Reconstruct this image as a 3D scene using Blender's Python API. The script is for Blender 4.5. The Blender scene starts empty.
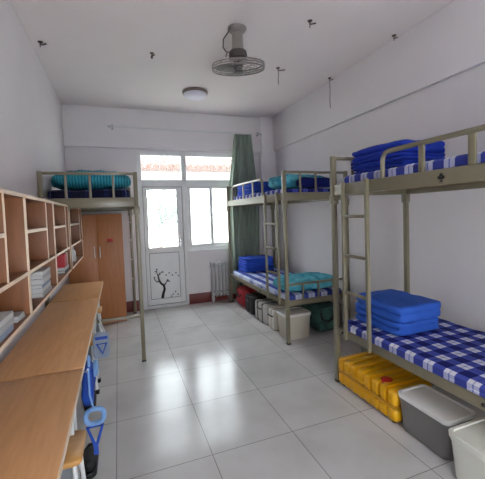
import bpy, bmesh, math, random
from mathutils import Vector, Matrix, noise

# ------------------------------------------------------------------ camera
SC = bpy.context.scene
COL = SC.collection
CAM_H = 1.5
YAW, PITCH, ROLL, FPX = .354, .0443, -.0359, 336.1
fw = Vector((math.sin(YAW)*math.cos(PITCH), math.cos(YAW)*math.cos(PITCH), -math.sin(PITCH)))
r0 = Vector((math.cos(YAW), -math.sin(YAW), 0)); u0 = r0.cross(fw)
rt = r0*math.cos(ROLL) + u0*math.sin(ROLL); up = -r0*math.sin(ROLL) + u0*math.cos(ROLL)
cd = bpy.data.cameras.new('camera'); cam = bpy.data.objects.new('camera', cd); COL.objects.link(cam)
m = Matrix((rt, up, -fw)).transposed().to_4x4(); m.translation = (0, 0, CAM_H)
cam.matrix_world = m
cd.sensor_fit = 'HORIZONTAL'; cd.sensor_width = 36; cd.lens = 36*FPX/485
cd.shift_y = -11.5/485; cd.clip_start = .02
SC.camera = cam

# ------------------------------------------------------------------ world, sun, exposure
W = bpy.data.worlds.new('sky'); SC.world = W; W.use_nodes = True
bg = W.node_tree.nodes['Background']; bg.inputs[0].default_value = (.9, .95, 1, 1); bg.inputs[1].default_value = 2.6
sd = bpy.data.lights.new('sun', 'SUN'); sd.energy = 1.5; sd.angle = .05; sd.color = (1, .95, .86)
so = bpy.data.objects.new('sun', sd); COL.objects.link(so)
so.rotation_euler = Vector((-1, .42, -.95)).to_track_quat('-Z', 'Y').to_euler()
vs = SC.view_settings
vs.view_transform = 'Standard'; vs.look = 'None'; vs.gamma = 1; vs.use_curve_mapping = False
vs.exposure = 2.36

# ------------------------------------------------------------------ materials
def lin(c): return tuple(((v/255)/12.92 if v/255 <= .04045 else ((v/255+.055)/1.055)**2.4) for v in c)
def newmat(name):
    mt = bpy.data.materials.new(name); mt.use_nodes = True
    nt = mt.node_tree; return mt, nt, nt.nodes['Principled BSDF']
def N(nt, t, **kw):
    n = nt.nodes.new(t)
    for k, v in kw.items(): setattr(n, k, v)
    return n
def mat(name, rgb, rough=.5, metal=0, var=.12, scale=8, bump=0, bscale=60, spec=.5, stretch=None, dark=None):
    """noise-varied colour, optional bump"""
    mt, nt, b = newmat(name)
    tc = N(nt, 'ShaderNodeTexCoord'); mp = N(nt, 'ShaderNodeMapping'); nt.links.new(tc.outputs['Object'], mp.inputs[0])
    if stretch: mp.inputs['Scale'].default_value = stretch
    nz = N(nt, 'ShaderNodeTexNoise'); nz.inputs['Scale'].default_value = scale; nz.inputs['Detail'].default_value = 4
    nt.links.new(mp.outputs[0], nz.inputs['Vector'])
    rp = N(nt, 'ShaderNodeValToRGB'); c = lin(rgb)
    d = lin(dark) if dark else tuple(v*(1-var) for v in c)
    rp.color_ramp.elements[0].position = .3; rp.color_ramp.elements[1].position = .7
    rp.color_ramp.elements[0].color = (*d, 1); rp.color_ramp.elements[1].color = (*c, 1)
    nt.links.new(nz.outputs['Fac'], rp.inputs[0]); nt.links.new(rp.outputs[0], b.inputs['Base Color'])
    b.inputs['Roughness'].default_value = rough; b.inputs['Metallic'].default_value = metal
    b.inputs['Specular IOR Level'].default_value = spec
    if bump:
        n2 = N(nt, 'ShaderNodeTexNoise'); n2.inputs['Scale'].default_value = bscale; n2.inputs['Detail'].default_value = 3
        nt.links.new(mp.outputs[0], n2.inputs['Vector'])
        bp = N(nt, 'ShaderNodeBump'); bp.inputs['Strength'].default_value = bump; bp.inputs['Distance'].default_value = .01
        nt.links.new(n2.outputs['Fac'], bp.inputs['Height']); nt.links.new(bp.outputs[0], b.inputs['Normal'])
    return mt

def mat_floor():
    mt, nt, b = newmat('floor_tiles')
    tc = N(nt, 'ShaderNodeTexCoord'); mp = N(nt, 'ShaderNodeMapping'); nt.links.new(tc.outputs['Object'], mp.inputs[0])
    mp.inputs['Location'].default_value = (.08+.563*4, -1.99+.605*6, 0)
    br = N(nt, 'ShaderNodeTexBrick'); br.offset = 0; br.squash = 1
    for k, v in (('Scale', 1), ('Mortar Size', .0028), ('Mortar Smooth', .2), ('Bias', 0), ('Brick Width', .563), ('Row Height', .605)): br.inputs[k].default_value = v
    a = lin((201, 199, 198)); a2 = lin((194, 192, 191))
    br.inputs['Color1'].default_value = (*a, 1); br.inputs['Color2'].default_value = (*a2, 1); br.inputs['Mortar'].default_value = (*lin((136, 131, 128)), 1)
    nt.links.new(mp.outputs[0], br.inputs['Vector'])
    nz = N(nt, 'ShaderNodeTexNoise'); nz.inputs['Scale'].default_value = 3; nz.inputs['Detail'].default_value = 6
    nt.links.new(tc.outputs['Object'], nz.inputs['Vector'])
    rp = N(nt, 'ShaderNodeValToRGB'); rp.color_ramp.elements[0].color = (.86, .85, .84, 1); rp.color_ramp.elements[1].color = (1, 1, 1, 1)
    rp.color_ramp.elements[0].position = .3; rp.color_ramp.elements[1].position = .6
    nt.links.new(nz.outputs['Fac'], rp.inputs[0])
    mx = N(nt, 'ShaderNodeMix', data_type='RGBA', blend_type='MULTIPLY'); mx.inputs[0].default_value = 1
    nt.links.new(br.outputs['Color'], mx.inputs[6]); nt.links.new(rp.outputs[0], mx.inputs[7])
    nt.links.new(mx.outputs[2], b.inputs['Base Color'])
    mr = N(nt, 'ShaderNodeMapRange'); mr.inputs[3].default_value = .13; mr.inputs[4].default_value = .24
    nt.links.new(nz.outputs['Fac'], mr.inputs[0]); nt.links.new(mr.outputs[0], b.inputs['Roughness'])
    bp = N(nt, 'ShaderNodeBump'); bp.inputs['Strength'].default_value = .25; bp.inputs['Distance'].default_value = .003; bp.invert = True
    nt.links.new(br.outputs['Fac'], bp.inputs['Height']); nt.links.new(bp.outputs[0], b.inputs['Normal'])
    b.inputs['Specular IOR Level'].default_value = .3
    return mt

def mat_plaid(name, white, blue, navy, px, py, wx=.5, wy=.5, ox=0, oy=0, weight_y=1.0):
    """woven check: stripes along X and along Y add up to white / blue / navy"""
    mt, nt, b = newmat(name)
    tc = N(nt, 'ShaderNodeTexCoord'); sp = N(nt, 'ShaderNodeSeparateXYZ'); nt.links.new(tc.outputs['Object'], sp.inputs[0])
    def stripe(out, p, w, o, wt):
        a = N(nt, 'ShaderNodeMath', operation='MULTIPLY_ADD'); a.inputs[1].default_value = 1/p; a.inputs[2].default_value = o+50
        nt.links.new(out, a.inputs[0])
        f = N(nt, 'ShaderNodeMath', operation='FRACT'); nt.links.new(a.outputs[0], f.inputs[0])
        c = N(nt, 'ShaderNodeMath', operation='LESS_THAN'); c.inputs[1].default_value = w; nt.links.new(f.outputs[0], c.inputs[0])
        g = N(nt, 'ShaderNodeMath', operation='MULTIPLY'); g.inputs[1].default_value = .5*wt; nt.links.new(c.outputs[0], g.inputs[0])
        # thin pin line in the middle of the pale band
        s = N(nt, 'ShaderNodeMath', operation='COMPARE'); s.inputs[1].default_value = (w+1)/2; s.inputs[2].default_value = .03; nt.links.new(f.outputs[0], s.inputs[0])
        h = N(nt, 'ShaderNodeMath', operation='MULTIPLY_ADD'); h.inputs[1].default_value = .22*wt; nt.links.new(s.outputs[0], h.inputs[0]); nt.links.new(g.outputs[0], h.inputs[2])
        return h.outputs[0]
    su = N(nt, 'ShaderNodeMath', operation='ADD')
    nt.links.new(stripe(sp.outputs[0], px, wx, ox, 1), su.inputs[0]); nt.links.new(stripe(sp.outputs[1], py, wy, oy, weight_y), su.inputs[1])
    rp = N(nt, 'ShaderNodeValToRGB'); e = rp.color_ramp.elements
    e[0].color = (*lin(white), 1); e[1].position = .98; e[1].color = (*lin(navy), 1)
    k = e.new(.5); k.color = (*lin(blue), 1)
    nt.links.new(su.outputs[0], rp.inputs[0]); nt.links.new(rp.outputs[0], b.inputs['Base Color'])
    nz = N(nt, 'ShaderNodeTexNoise'); nz.inputs['Scale'].default_value = 9; nt.links.new(tc.outputs['Object'], nz.inputs['Vector'])
    bp = N(nt, 'ShaderNodeBump'); bp.inputs['Strength'].default_value = .35; bp.inputs['Distance'].default_value = .02
    nt.links.new(nz.outputs['Fac'], bp.inputs['Height']); nt.links.new(bp.outputs[0], b.inputs['Normal'])
    b.inputs['Roughness'].default_value = .85; b.inputs['Specular IOR Level'].default_value = .2
    return mt

def mat_stripe(name, a, c, p, axis=0):
    mt, nt, b = newmat(name)
    tc = N(nt, 'ShaderNodeTexCoord'); wv = N(nt, 'ShaderNodeTexWave'); wv.bands_direction = 'XYZ'[axis]
    wv.inputs['Scale'].default_value = .314/p; wv.inputs['Distortion'].default_value = 2.2; wv.inputs['Detail'].default_value = 2; wv.inputs['Detail Scale'].default_value = 3
    nt.links.new(tc.outputs['Object'], wv.inputs['Vector'])
    rp = N(nt, 'ShaderNodeValToRGB'); rp.color_ramp.elements[0].color = (*lin(a), 1); rp.color_ramp.elements[1].color = (*lin(c), 1)
    rp.color_ramp.elements[0].position = .25; rp.color_ramp.elements[1].position = .75
    nt.links.new(wv.outputs['Fac'], rp.inputs[0]); nt.links.new(rp.outputs[0], b.inputs['Base Color'])
    b.inputs['Roughness'].default_value = .8; b.inputs['Specular IOR Level'].default_value = .25
    return mt

def mat_glass():
    mt, nt, b = newmat('window_glass'); nt.nodes.remove(b)
    o = nt.nodes['Material Output']; t = N(nt, 'ShaderNodeBsdfTransparent'); g = N(nt, 'ShaderNodeBsdfGlossy'); g.inputs['Roughness'].default_value = .02
    t.inputs[0].default_value = (.95, .975, .97, 1)
    x = N(nt, 'ShaderNodeMixShader'); x.inputs[0].default_value = .06
    du = N(nt, 'ShaderNodeBsdfTranslucent'); du.inputs[0].default_value = (.9, .93, .92, 1)
    dx = N(nt, 'ShaderNodeMixShader'); dx.inputs[0].default_value = .04
    nt.links.new(t.outputs[0], dx.inputs[1]); nt.links.new(du.outputs[0], dx.inputs[2])
    nt.links.new(dx.outputs[0], x.inputs[1]); nt.links.new(g.outputs[0], x.inputs[2]); nt.links.new(x.outputs[0], o.inputs[0])
    return mt

M = dict(
    wall=mat('wall_paint', (224, 219, 221), .75, var=.03, scale=2.5, bump=.06, bscale=30, spec=.25),
    ceil=mat('ceiling_paint', (232, 223, 222), .8, var=.04, scale=1.6, bump=.06, bscale=25, spec=.2),
    floor=mat_floor(),
    skirt=mat('red_skirting', (112, 38, 34), .5, var=.2, scale=12),
    steel=mat("bed_paint", (122, 115, 95), .3, var=.07, scale=14, spec=.5),
    white=mat('white_frame', (228, 229, 230), .4, var=.05, scale=6),
    whitetube=mat('white_tube', (214, 216, 216), .35, var=.05, scale=10),
    deskwood=mat('desk_wood', (224, 172, 120), .42, var=.14, scale=5, stretch=(9, .9, 9), dark=(212, 158, 108)),
    shelfwood=mat('shelf_wood', (134, 82, 46), .5, var=.14, scale=5, stretch=(6, 6, .9), dark=(116, 70, 38)),
    wardwood=mat('wardrobe_wood', (184, 120, 74), .45, var=.12, scale=4, stretch=(9, 9, .8), dark=(170, 108, 64)),
    seatwood=mat('seat_wood', (206, 152, 84), .45, var=.14, scale=5, stretch=(2, 9, 9)),
    band=mat('edge_band', (228, 204, 176), .45, var=.05),
    panel=mat('desk_grey', (132, 140, 146), .5, var=.06),
    board=mat('bed_board', (176, 150, 112), .65, var=.15, scale=5, stretch=(8, 1, 8)),
    glass=mat_glass(),
    plaid=mat_plaid('blue_plaid', (216, 218, 230), (70, 82, 170), (24, 30, 104), .135, .14, .52, .52, .6, .2),
    plaid_low=mat_plaid('blue_check', (216, 218, 230), (70, 82, 170), (24, 30, 104), .135, .14, .52, .52, .75, .2),
    plaid_long=mat_plaid('blue_stripe_plaid', (196, 204, 226), (60, 76, 158), (26, 34, 104), .17, .42, .5, .4, .1, 0, .35),
    plaid_dark=mat_plaid('navy_plaid', (90, 100, 140), (18, 24, 62), (8, 11, 36), .17, .17, .75, .75),
    quilt=mat('royal_blue_cotton', (46, 92, 188), .75, var=.14, scale=5, bump=.5, bscale=14, spec=.25),
    quilt_dark=mat('deep_blue_cotton', (32, 60, 174), .75, var=.16, scale=5, bump=.5, bscale=14, spec=.25),
    quilt_light=mat('bright_blue_cotton', (46, 84, 196), .75, var=.14, scale=5, bump=.5, bscale=14, spec=.25),
    navy=mat('navy_cotton', (22, 34, 108), .8, var=.25, scale=9, bump=.5, bscale=14, spec=.2),
    teal=mat_stripe('teal_stripe_cotton', (26, 112, 132), (58, 152, 168), .03, 0),
    teal2=mat('pale_teal_cotton', (112, 198, 210), .8, scale=11, dark=(38, 128, 156), bump=.5, bscale=14, spec=.2),
    curtain=mat('curtain_cloth', (156, 170, 156), .9, var=.16, scale=6, stretch=(8, 8, 1), spec=.15),
    yellow=mat('yellow_shell', (226, 166, 12), .34, var=.08, scale=6),
    yellowdark=mat('yellow_trim', (196, 138, 16), .5, var=.1),
    bingrey=mat('grey_bin', (126, 124, 124), .5, var=.06, scale=5),
    bindark=mat('dark_grey_bin', (104, 102, 102), .6, var=.06),
    lidgrey=mat('pale_lid', (226, 225, 222), .45, var=.04),
    binwhite=mat('cream_bin', (226, 226, 216), .45, var=.04),
    beige=mat('beige_box', (196, 188, 172), .55, var=.06),
    red=mat('red_fabric', (168, 38, 50), .7, var=.2, scale=14, bump=.3),
    black=mat('black_fabric', (30, 28, 30), .7, var=.3, scale=10, bump=.3),
    blackp=mat('black_plastic', (24, 24, 26), .4, var=.1),
    casegrey=mat('grey_case', (176, 174, 170), .45, var=.06),
    greenbag=mat('green_nonwoven', (78, 124, 116), .85, var=.6, scale=16, bump=.4, bscale=20),
    rad=mat('radiator_paint', (188, 188, 190), .4, metal=.0, var=.1),
    chrome=mat('chrome', (200, 200, 200), .25, metal=1, var=.05),
    fan=mat('fan_metal', (150, 144, 140), .4, metal=.35, var=.1),
    fandark=mat('fan_motor', (84, 78, 76), .45, metal=.2, var=.15),
    blade=mat('fan_blade_grey', (150, 148, 146), .4, var=.08),
    lampring=mat('lamp_ring', (112, 98, 92), .45, var=.08),
    opal=mat('opal_diffuser', (226, 224, 236), .3, var=.03),
    iron=mat('rusty_iron', (92, 80, 75), .8, var=.4, scale=40),
    rubber=mat('grey_rubber', (128, 128, 130), .7),
    ink=mat('ink_black', (34, 34, 38), .6, var=.2),
    inkgrey=mat('ink_grey', (128, 126, 128), .6, var=.1),
    paper=mat('paper_white', (198, 198, 196), .7, var=.06, scale=20),
    paperblue=mat('paper_grey_blue', (140, 152, 172), .7, var=.12, scale=20),
    papergrey=mat('paper_grey', (176, 176, 178), .7, var=.1, scale=20),
    bookred=mat('book_red', (172, 30, 44), .6, var=.1),
    sticker=mat('red_sticker', (186, 30, 26), .5, var=.1),
    bagblue=mat('bag_blue', (30, 76, 178), .6, var=.2, scale=12, bump=.3, bscale=20),
    bagpale=mat('strap_pale_blue', (118, 160, 212), .6, var=.15, scale=16),
    outground=mat('yard_paving', (172, 168, 160), .9, var=.1),
    outwall=mat('render_white', (226, 224, 218), .9, var=.04),
    rooftile=mat('clay_tile', (88, 48, 30), .8, var=.35, scale=10),
    leaf=mat('leaf_green', (72, 94, 80), .7, var=.25, scale=5),
    bark=mat('bark', (110, 90, 74), .9, var=.3, scale=12),
)

# ------------------------------------------------------------------ mesh builder
class MB:
    def __init__(s): s.bm = bmesh.new()
    def _add(s, fn, mx=None):
        t = bmesh.new(); fn(t)
        if mx is not None: bmesh.ops.transform(t, matrix=mx, verts=t.verts)
        me = bpy.data.meshes.new('tmp'); t.to_mesh(me); t.free(); s.bm.from_mesh(me); bpy.data.meshes.remove(me)
        return s
    def box(s, x0, x1, y0, y1, z0, z1, bev=.003, mx=None, seg=2):
        def f(t):
            bmesh.ops.create_cube(t, size=1)
            for v in t.verts: v.co = Vector((x0+(x1-x0)*(v.co.x+.5), y0+(y1-y0)*(v.co.y+.5), z0+(z1-z0)*(v.co.z+.5)))
            b = min(bev, .45*min(abs(x1-x0), abs(y1-y0), abs(z1-z0)))
            if b > 0: bmesh.ops.bevel(t, geom=list(t.edges), offset=b, segments=seg, profile=.5, affect='EDGES')
        return s._add(f, mx)
    def tube(s, pts, r, seg=8, closed=False, mx=None):
        pts = [Vector(p) for p in pts]; n = len(pts)
        def f(t):
            rings = []; pu = None
            for i, p in enumerate(pts):
                a = pts[(i-1) % n] if (closed or i > 0) else p; b = pts[(i+1) % n] if (closed or i < n-1) else p
                d = (b-a).normalized()
                if pu is None:
                    pu = d.orthogonal().normalized()
                else:
                    pu = (pu - d*pu.dot(d)); pu = pu.normalized() if pu.length > 1e-6 else d.orthogonal().normalized()
                w = d.cross(pu)
                rr = r[i] if isinstance(r, (list, tuple)) else r
                rings.append([t.verts.new(p + (pu*math.cos(2*math.pi*k/seg) + w*math.sin(2*math.pi*k/seg))*rr) for k in range(seg)])
            for i in range(n if closed else n-1):
                A = rings[i]; B = rings[(i+1) % n]
                for k in range(seg): t.faces.new((A[k], A[(k+1) % seg], B[(k+1) % seg], B[k]))
            if not closed:
                t.faces.new(rings[0][::-1]); t.faces.new(rings[-1])
            bmesh.ops.recalc_face_normals(t, faces=t.faces)
        return s._add(f, mx)
    def lathe(s, prof, c=(0, 0, 0), seg=32, mx=None):
        def f(t):
            rings = []
            for r, z in prof:
                if r < 1e-5: rings.append([t.verts.new((c[0], c[1], c[2]+z))])
                else: rings.append([t.verts.new((c[0]+r*math.cos(2*math.pi*k/seg), c[1]+r*math.sin(2*math.pi*k/seg), c[2]+z)) for k in range(seg)])
            for A, B in zip(rings, rings[1:]):
                for k in range(seg):
                    a, b = A[k % len(A)], A[(k+1) % len(A)]; c2, d = B[(k+1) % len(B)], B[k % len(B)]
                    q = []
                    for v in (a, b, c2, d):
                        if v not in q: q.append(v)
                    if len(q) > 2: t.faces.new(q)
            bmesh.ops.recalc_face_normals(t, faces=t.faces)
        return s._add(f, mx)
    def loft(s, secs, c=(0, 0), seg=6, mx=None, cap0=True, cap1=True):
        """stacked rounded rectangles: (z, width_x, depth_y, corner radius)"""
        def f(t):
            rings = []
            for z, w, d, r in secs:
                L = []
                for sx, sy, a0 in ((1, 1, 0), (-1, 1, 90), (-1, -1, 180), (1, -1, 270)):
                    for k in range(seg+1):
                        a = math.radians(a0+90*k/seg)
                        L.append(t.verts.new((c[0]+sx*(w/2-r)+r*math.cos(a), c[1]+sy*(d/2-r)+r*math.sin(a), z)))
                rings.append(L)
            n = len(rings[0])
            for A, B in zip(rings, rings[1:]):
                for k in range(n): t.faces.new((A[k], A[(k+1) % n], B[(k+1) % n], B[k]))
            if cap0: t.faces.new(rings[0][::-1])
            if cap1: t.faces.new(rings[-1])
            bmesh.ops.recalc_face_normals(t, faces=t.faces)
        return s._add(f, mx)
    def cubegrid(s, fn, nx, ny, nz, mx=None):
        """grid over the six sides of a unit cube, mapped by fn(u,v,w in -1..1)"""
        def f(t):
            V = {}
            def g(i, j, k):
                if (i, j, k) not in V: V[(i, j, k)] = t.verts.new(fn(2*i/nx-1, 2*j/ny-1, 2*k/nz-1))
                return V[(i, j, k)]
            for i in range(nx):
                for j in range(ny):
                    t.faces.new((g(i, j, 0), g(i, j+1, 0), g(i+1, j+1, 0), g(i+1, j, 0))); t.faces.new((g(i, j, nz), g(i+1, j, nz), g(i+1, j+1, nz), g(i, j+1, nz)))
            for i in range(nx):
                for k in range(nz):
                    t.faces.new((g(i, 0, k), g(i+1, 0, k), g(i+1, 0, k+1), g(i, 0, k+1))); t.faces.new((g(i, ny, k), g(i, ny, k+1), g(i+1, ny, k+1), g(i+1, ny, k)))
            for j in range(ny):
                for k in range(nz):
                    t.faces.new((g(0, j, k), g(0, j, k+1), g(0, j+1, k+1), g(0, j+1, k))); t.faces.new((g(nx, j, k), g(nx, j+1, k), g(nx, j+1, k+1), g(nx, j, k+1)))
            bmesh.ops.recalc_face_normals(t, faces=t.faces)
        return s._add(f, mx)
    def soft(s, x0, x1, y0, y1, z0, z1, p=6, amp=.008, fr=6, n=(24, 24, 8), seed=0, flat=True, disp=None, mx=None):
        """padded cushion-like block (p-norm box) with cloth wrinkles"""
        c = Vector(((x0+x1)/2, (y0+y1)/2, (z0+z1)/2)); h = Vector(((x1-x0)/2, (y1-y0)/2, (z1-z0)/2))
        def fn(u, v, w):
            q = max(abs(u), abs(v), abs(w)); L = (abs(u)**p+abs(v)**p+abs(w)**p)**(1/p)
            k = q/L if L else 1
            # only round towards the vertical for thin blocks
            d = Vector((u*k*h.x, v*k*h.y, w*k*h.z))
            P = c+d
            nn = Vector((u/h.x, v/h.y, w/h.z)).normalized()
            a = amp*(noise.noise(P*fr+Vector((seed, 0, 0)))+.5*noise.noise(P*fr*2.3+Vector((0, seed, 0))))
            if flat and w < -.5: a = 0
            P = P + nn*a
            if disp: P = disp(P, u, v, w)
            if flat and P.z < z0: P.z = z0
            return P
        return s.cubegrid(fn, *n, mx=mx)
    def rbox(s, x0, x1, y0, y1, z0, z1, r, n=(10, 10, 10), disp=None, mx=None):
        c = Vector(((x0+x1)/2, (y0+y1)/2, (z0+z1)/2)); h = Vector(((x1-x0)/2, (y1-y0)/2, (z1-z0)/2))
        def wp(t, hh, nn):   # crowd grid lines into the rounded border
            k = 3/nn*2
            a = abs(t); e = 1-k
            v = a/e*(1-r/hh) if a <= e else (1-r/hh)+(a-e)/k*(r/hh)
            return math.copysign(v*hh, t)
        def fn(u, v, w):
            p = Vector((wp(u, h.x, n[0]), wp(v, h.y, n[1]), wp(w, h.z, n[2])))
            q = Vector([max(-(h[i]-r), min(h[i]-r, p[i])) for i in range(3)])
            d = p-q
            if d.length > 1e-9: p = q+d.normalized()*r
            P = c+p
            return disp(P, d.normalized() if d.length > 1e-9 else Vector()) if disp else P
        return s.cubegrid(fn, *n, mx=mx)

def top(o):
    while o.parent: o = o.parent
    return o
def build(mb, name, m_, parent=None, loc=(0, 0, 0), ang=38, smooth=True):
    org = Vector(top(parent).location) if parent else Vector(loc)
    bmesh.ops.translate(mb.bm, vec=-org, verts=mb.bm.verts)
    me = bpy.data.meshes.new(name); mb.bm.to_mesh(me); mb.bm.free()
    me.materials.append(M[m_] if isinstance(m_, str) else m_)
    if smooth:
        me.polygons.foreach_set('use_smooth', [True]*len(me.polygons)); me.set_sharp_from_angle(angle=math.radians(ang))
    o = bpy.data.objects.new(name, me); COL.objects.link(o)
    if parent: o.parent = parent
    else: o.location = loc
    return o
def tag(o, label, cat, group=None):
    o['label'] = label; o['category'] = cat
    if group: o['group'] = group
    return o
def thing(name, label, cat, loc=(0, 0, 0), group=None):
    o = bpy.data.objects.new(name, None); COL.objects.link(o); o.location = loc; o.empty_display_size = .1
    return tag(o, label, cat, group)
def struct(name, mb=None, m_=None, parent=None, loc=(0, 0, 0)):
    if mb is None:
        o = bpy.data.objects.new(name, None); COL.objects.link(o); o.location = loc
    else: o = build(mb, name, m_, parent, loc)
    if not parent: o['kind'] = 'structure'
    return o
def copy_tree(o, parent=None):
    c = o.copy(); COL.objects.link(c)
    if parent: c.parent = parent
    for ch in list(o.children): copy_tree(ch, c)
    return c

# ------------------------------------------------------------------ room shell
XL, XR, YB, YF, ZC = -.685, 2.70, 5.58, -1.3, 3.17
struct('floor', MB().box(XL-.12, XR+.12, YF, YB+.14, -.12, 0, 0), 'floor')
struct('ceiling', MB().box(XL-.12, XR+.12, YF, YB+.14, ZC, ZC+.15, 0), 'ceil')
struct('wall_left', MB().box(XL-.12, XL, YF, YB+.14, 0, ZC, 0), 'wall')
struct('wall_right', MB().box(XR, XR+.12, YF, YB+.14, 0, ZC, 0), 'wall')
OX0, OX1, OZ1 = .32, 2.02, 2.54           # door + window opening
w = MB()                                   # wall behind the camera with its doorway
w.box(XL, .4, YF-.12, YF, 0, ZC, 0).box(1.4, XR, YF-.12, YF, 0, ZC, 0).box(.4, 1.4, YF-.12, YF, 2.1, ZC, 0)
struct('wall_front', w, 'wall')
w = MB()
w.box(XL, OX0, YB, YB+.14, 0, ZC, 0).box(OX1, XR, YB, YB+.14, 0, ZC, 0)
w.box(OX0, OX1, YB, YB+.14, OZ1, ZC, 0).box(1.06, OX1, YB, YB+.14, 0, .90, 0)
struct('wall_back', w, 'wall')
struct('trim_1', MB().box(XL, XR, YB-.07, YB, 2.57, ZC, .006), 'wall')            # beam over the windows
struct('trim_2', MB().box(XR-.045, XR, YF, YB-.07, 2.58, ZC, .006), 'wall')       # beam along the right wall
struct('trim_3', MB().box(2.43, XR, YB-.14, YB, 0, ZC, .006), 'wall')             # pilaster in the corner
b = MB(); b.box(XL, OX0, YB-.012, YB, 0, .17, .003); struct('baseboard_left', b, 'skirt')
b = MB(); b.box(1.06, 2.43, YB-.012, YB, 0, .17, .003); struct('baseboard_back', b, 'skirt')

# door with transom light
d1 = struct('door_1', loc=(.67, YB+.03, 0))
f = MB(); y0, y1 = YB-.015, YB+.055
f.box(OX0, .385, y0, y1, 0, OZ1, .006).box(1.015, 1.06, y0, y1, 0, OZ1, .006).box(.385, 1.015, y0, y1, 2.47, OZ1, .006)
f.box(.385, 1.015, y0, y1, 1.975, 2.085, .006).box(.385, 1.015, y0, y1, 0, .05, .006)
build(f, 'door_frame', 'white', d1)
l = MB(); a0, a1 = YB+.0, YB+.045
l.box(.388, .445, a0, a1, .055, 1.97, .005).box(.925, 1.012, a0, a1, .055, 1.97, .005).box(.445, .925, a0, a1, 1.93, 1.97, .005)
l.box(.445, .925, a0, a1, .90, .985, .005).box(.445, .925, a0, a1, .055, .15, .005)
leaf = build(l, 'door_leaf', 'white', d1)
build(MB().box(.44, .93, YB+.018, YB+.024, .98, 1.935, 0), 'pane', 'glass', leaf)
build(MB().box(.38, 1.02, YB+.018, YB+.024, 2.08, 2.475, 0), 'transom_pane', 'glass', d1)
pn = build(MB().box(.44, .93, YB+.012, YB+.03, .145, .905, 0), 'lower_panel', 'white', leaf)
def gasket(x0, x1, z0, z1, y, par, nm='gasket', w_=.008):
    build(MB().box(x0, x0+w_, y-.002, y+.002, z0, z1, 0).box(x1-w_, x1, y-.002, y+.002, z0, z1, 0).box(x0+w_, x1-w_, y-.002, y+.002, z0, z0+w_, 0).box(x0+w_, x1-w_, y-.002, y+.002, z1-w_, z1, 0), nm, 'rubber', par)
gasket(.443, .927, .983, 1.932, YB-.001, leaf); gasket(.443, .927, .148, .902, YB-.001, leaf); gasket(.385, 1.015, .05, 1.975, YB+.001, d1, 'door_seal')
hd = MB(); hd.box(.955, .985, YB-.006, YB+.002, .98, 1.14, .004).tube([(.97, YB-.004, 1.06), (.97, YB-.04, 1.06), (.90, YB-.045, 1.06)], .008)
build(hd, 'door_handle', 'chrome', leaf)
# ink plum branch on the lower panel
ib = MB(); yy = YB+.0105
def br(pts, r0_, r1_):
    n = len(pts); ib.tube([(x, yy, z) for x, z in pts], [r0_+(r1_-r0_)*i/(n-1) for i in range(n)], 6)
br([(.625, .155), (.64, .23), (.665, .30), (.655, .36), (.61, .40), (.585, .45), (.57, .52)], .024, .012)
br([(.655, .355), (.69, .40), (.72, .435)], .012, .006); br([(.59, .44), (.55, .43), (.52, .46), (.51, .50)], .011, .005)
br([(.57, .52), (.60, .57), (.64, .58)], .010, .004); br([(.57, .52), (.55, .58), (.555, .63)], .009, .004)
for x, z, r in ((.72, .44, .018), (.745, .42, .012), (.51, .505, .013), (.645, .585, .014), (.555, .635, .013), (.535, .60, .012), (.60, .555, .012)):
    ib.lathe([(0, -.004), (r, -.003), (r, .003), (0, .004)], (0, 0, 0), 10, Matrix.Translation((x, yy, z)) @ Matrix.Rotation(math.pi/2, 4, 'X'))
build(ib, 'branch_drawing', 'ink', pn)
ig = MB()
for x, z in ((.80, .20), (.84, .24), (.88, .19), (.77, .17), (.86, .55), (.80, .52), (.90, .50), (.75, .56), (.70, .53)):
    ig.lathe([(0, -.003), (.014, -.002), (.014, .002), (0, .003)], (0, 0, 0), 8, Matrix.Translation((x, yy, z)) @ Matrix.Rotation(math.pi/2, 4, 'X'))
build(ig, 'blossom_drawing', 'inkgrey', pn)

w1 = struct('window_1', loc=(1.54, YB+.03, .9))
f = MB()
f.box(1.06, 1.10, y0, y1, .90, OZ1, .006).box(1.97, OX1, y0, y1, .90, OZ1, .006).box(1.10, 1.97, y0, y1, 2.47, OZ1, .006)
f.box(1.10, 1.97, y0, y1, 1.975, 2.085, .006).box(1.10, 1.97, y0, y1, .90, .955, .006)
build(f, 'window_frame', 'white', w1)
build(MB().box(1.06, OX1, YB-.05, YB, .885, .91, .004), 'window_sill', 'white', w1)
for x0, x1, yo in ((1.10, 1.535, 0), (1.485, 1.97, .022)):
    s_ = MB(); p, q = YB+yo, YB+yo+.022
    s_.box(x0, x0+.045, p, q, .955, 1.975, .004).box(x1-.045, x1, p, q, .955, 1.975, .004).box(x0+.045, x1-.045, p, q, .955, 1.0, .004).box(x0+.045, x1-.045, p, q, 1.94, 1.975, .004)
    sa = build(s_, 'sash', 'white', w1)
    gasket(x0+.043, x1-.043, .998, 1.942, p-.001, sa)
    build(MB().box(x0+.04, x1-.04, p+.009, p+.014, .995, 1.945, 0), 'pane', 'glass', sa)
build(MB().box(1.502, 1.518, YB-.018, YB-.002, 1.42, 1.50, .004), 'latch', 'chrome', w1)
build(MB().box(1.095, 1.975, YB+.018, YB+.024, 2.08, 2.475, 0), 'transom_pane', 'glass', w1)

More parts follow.
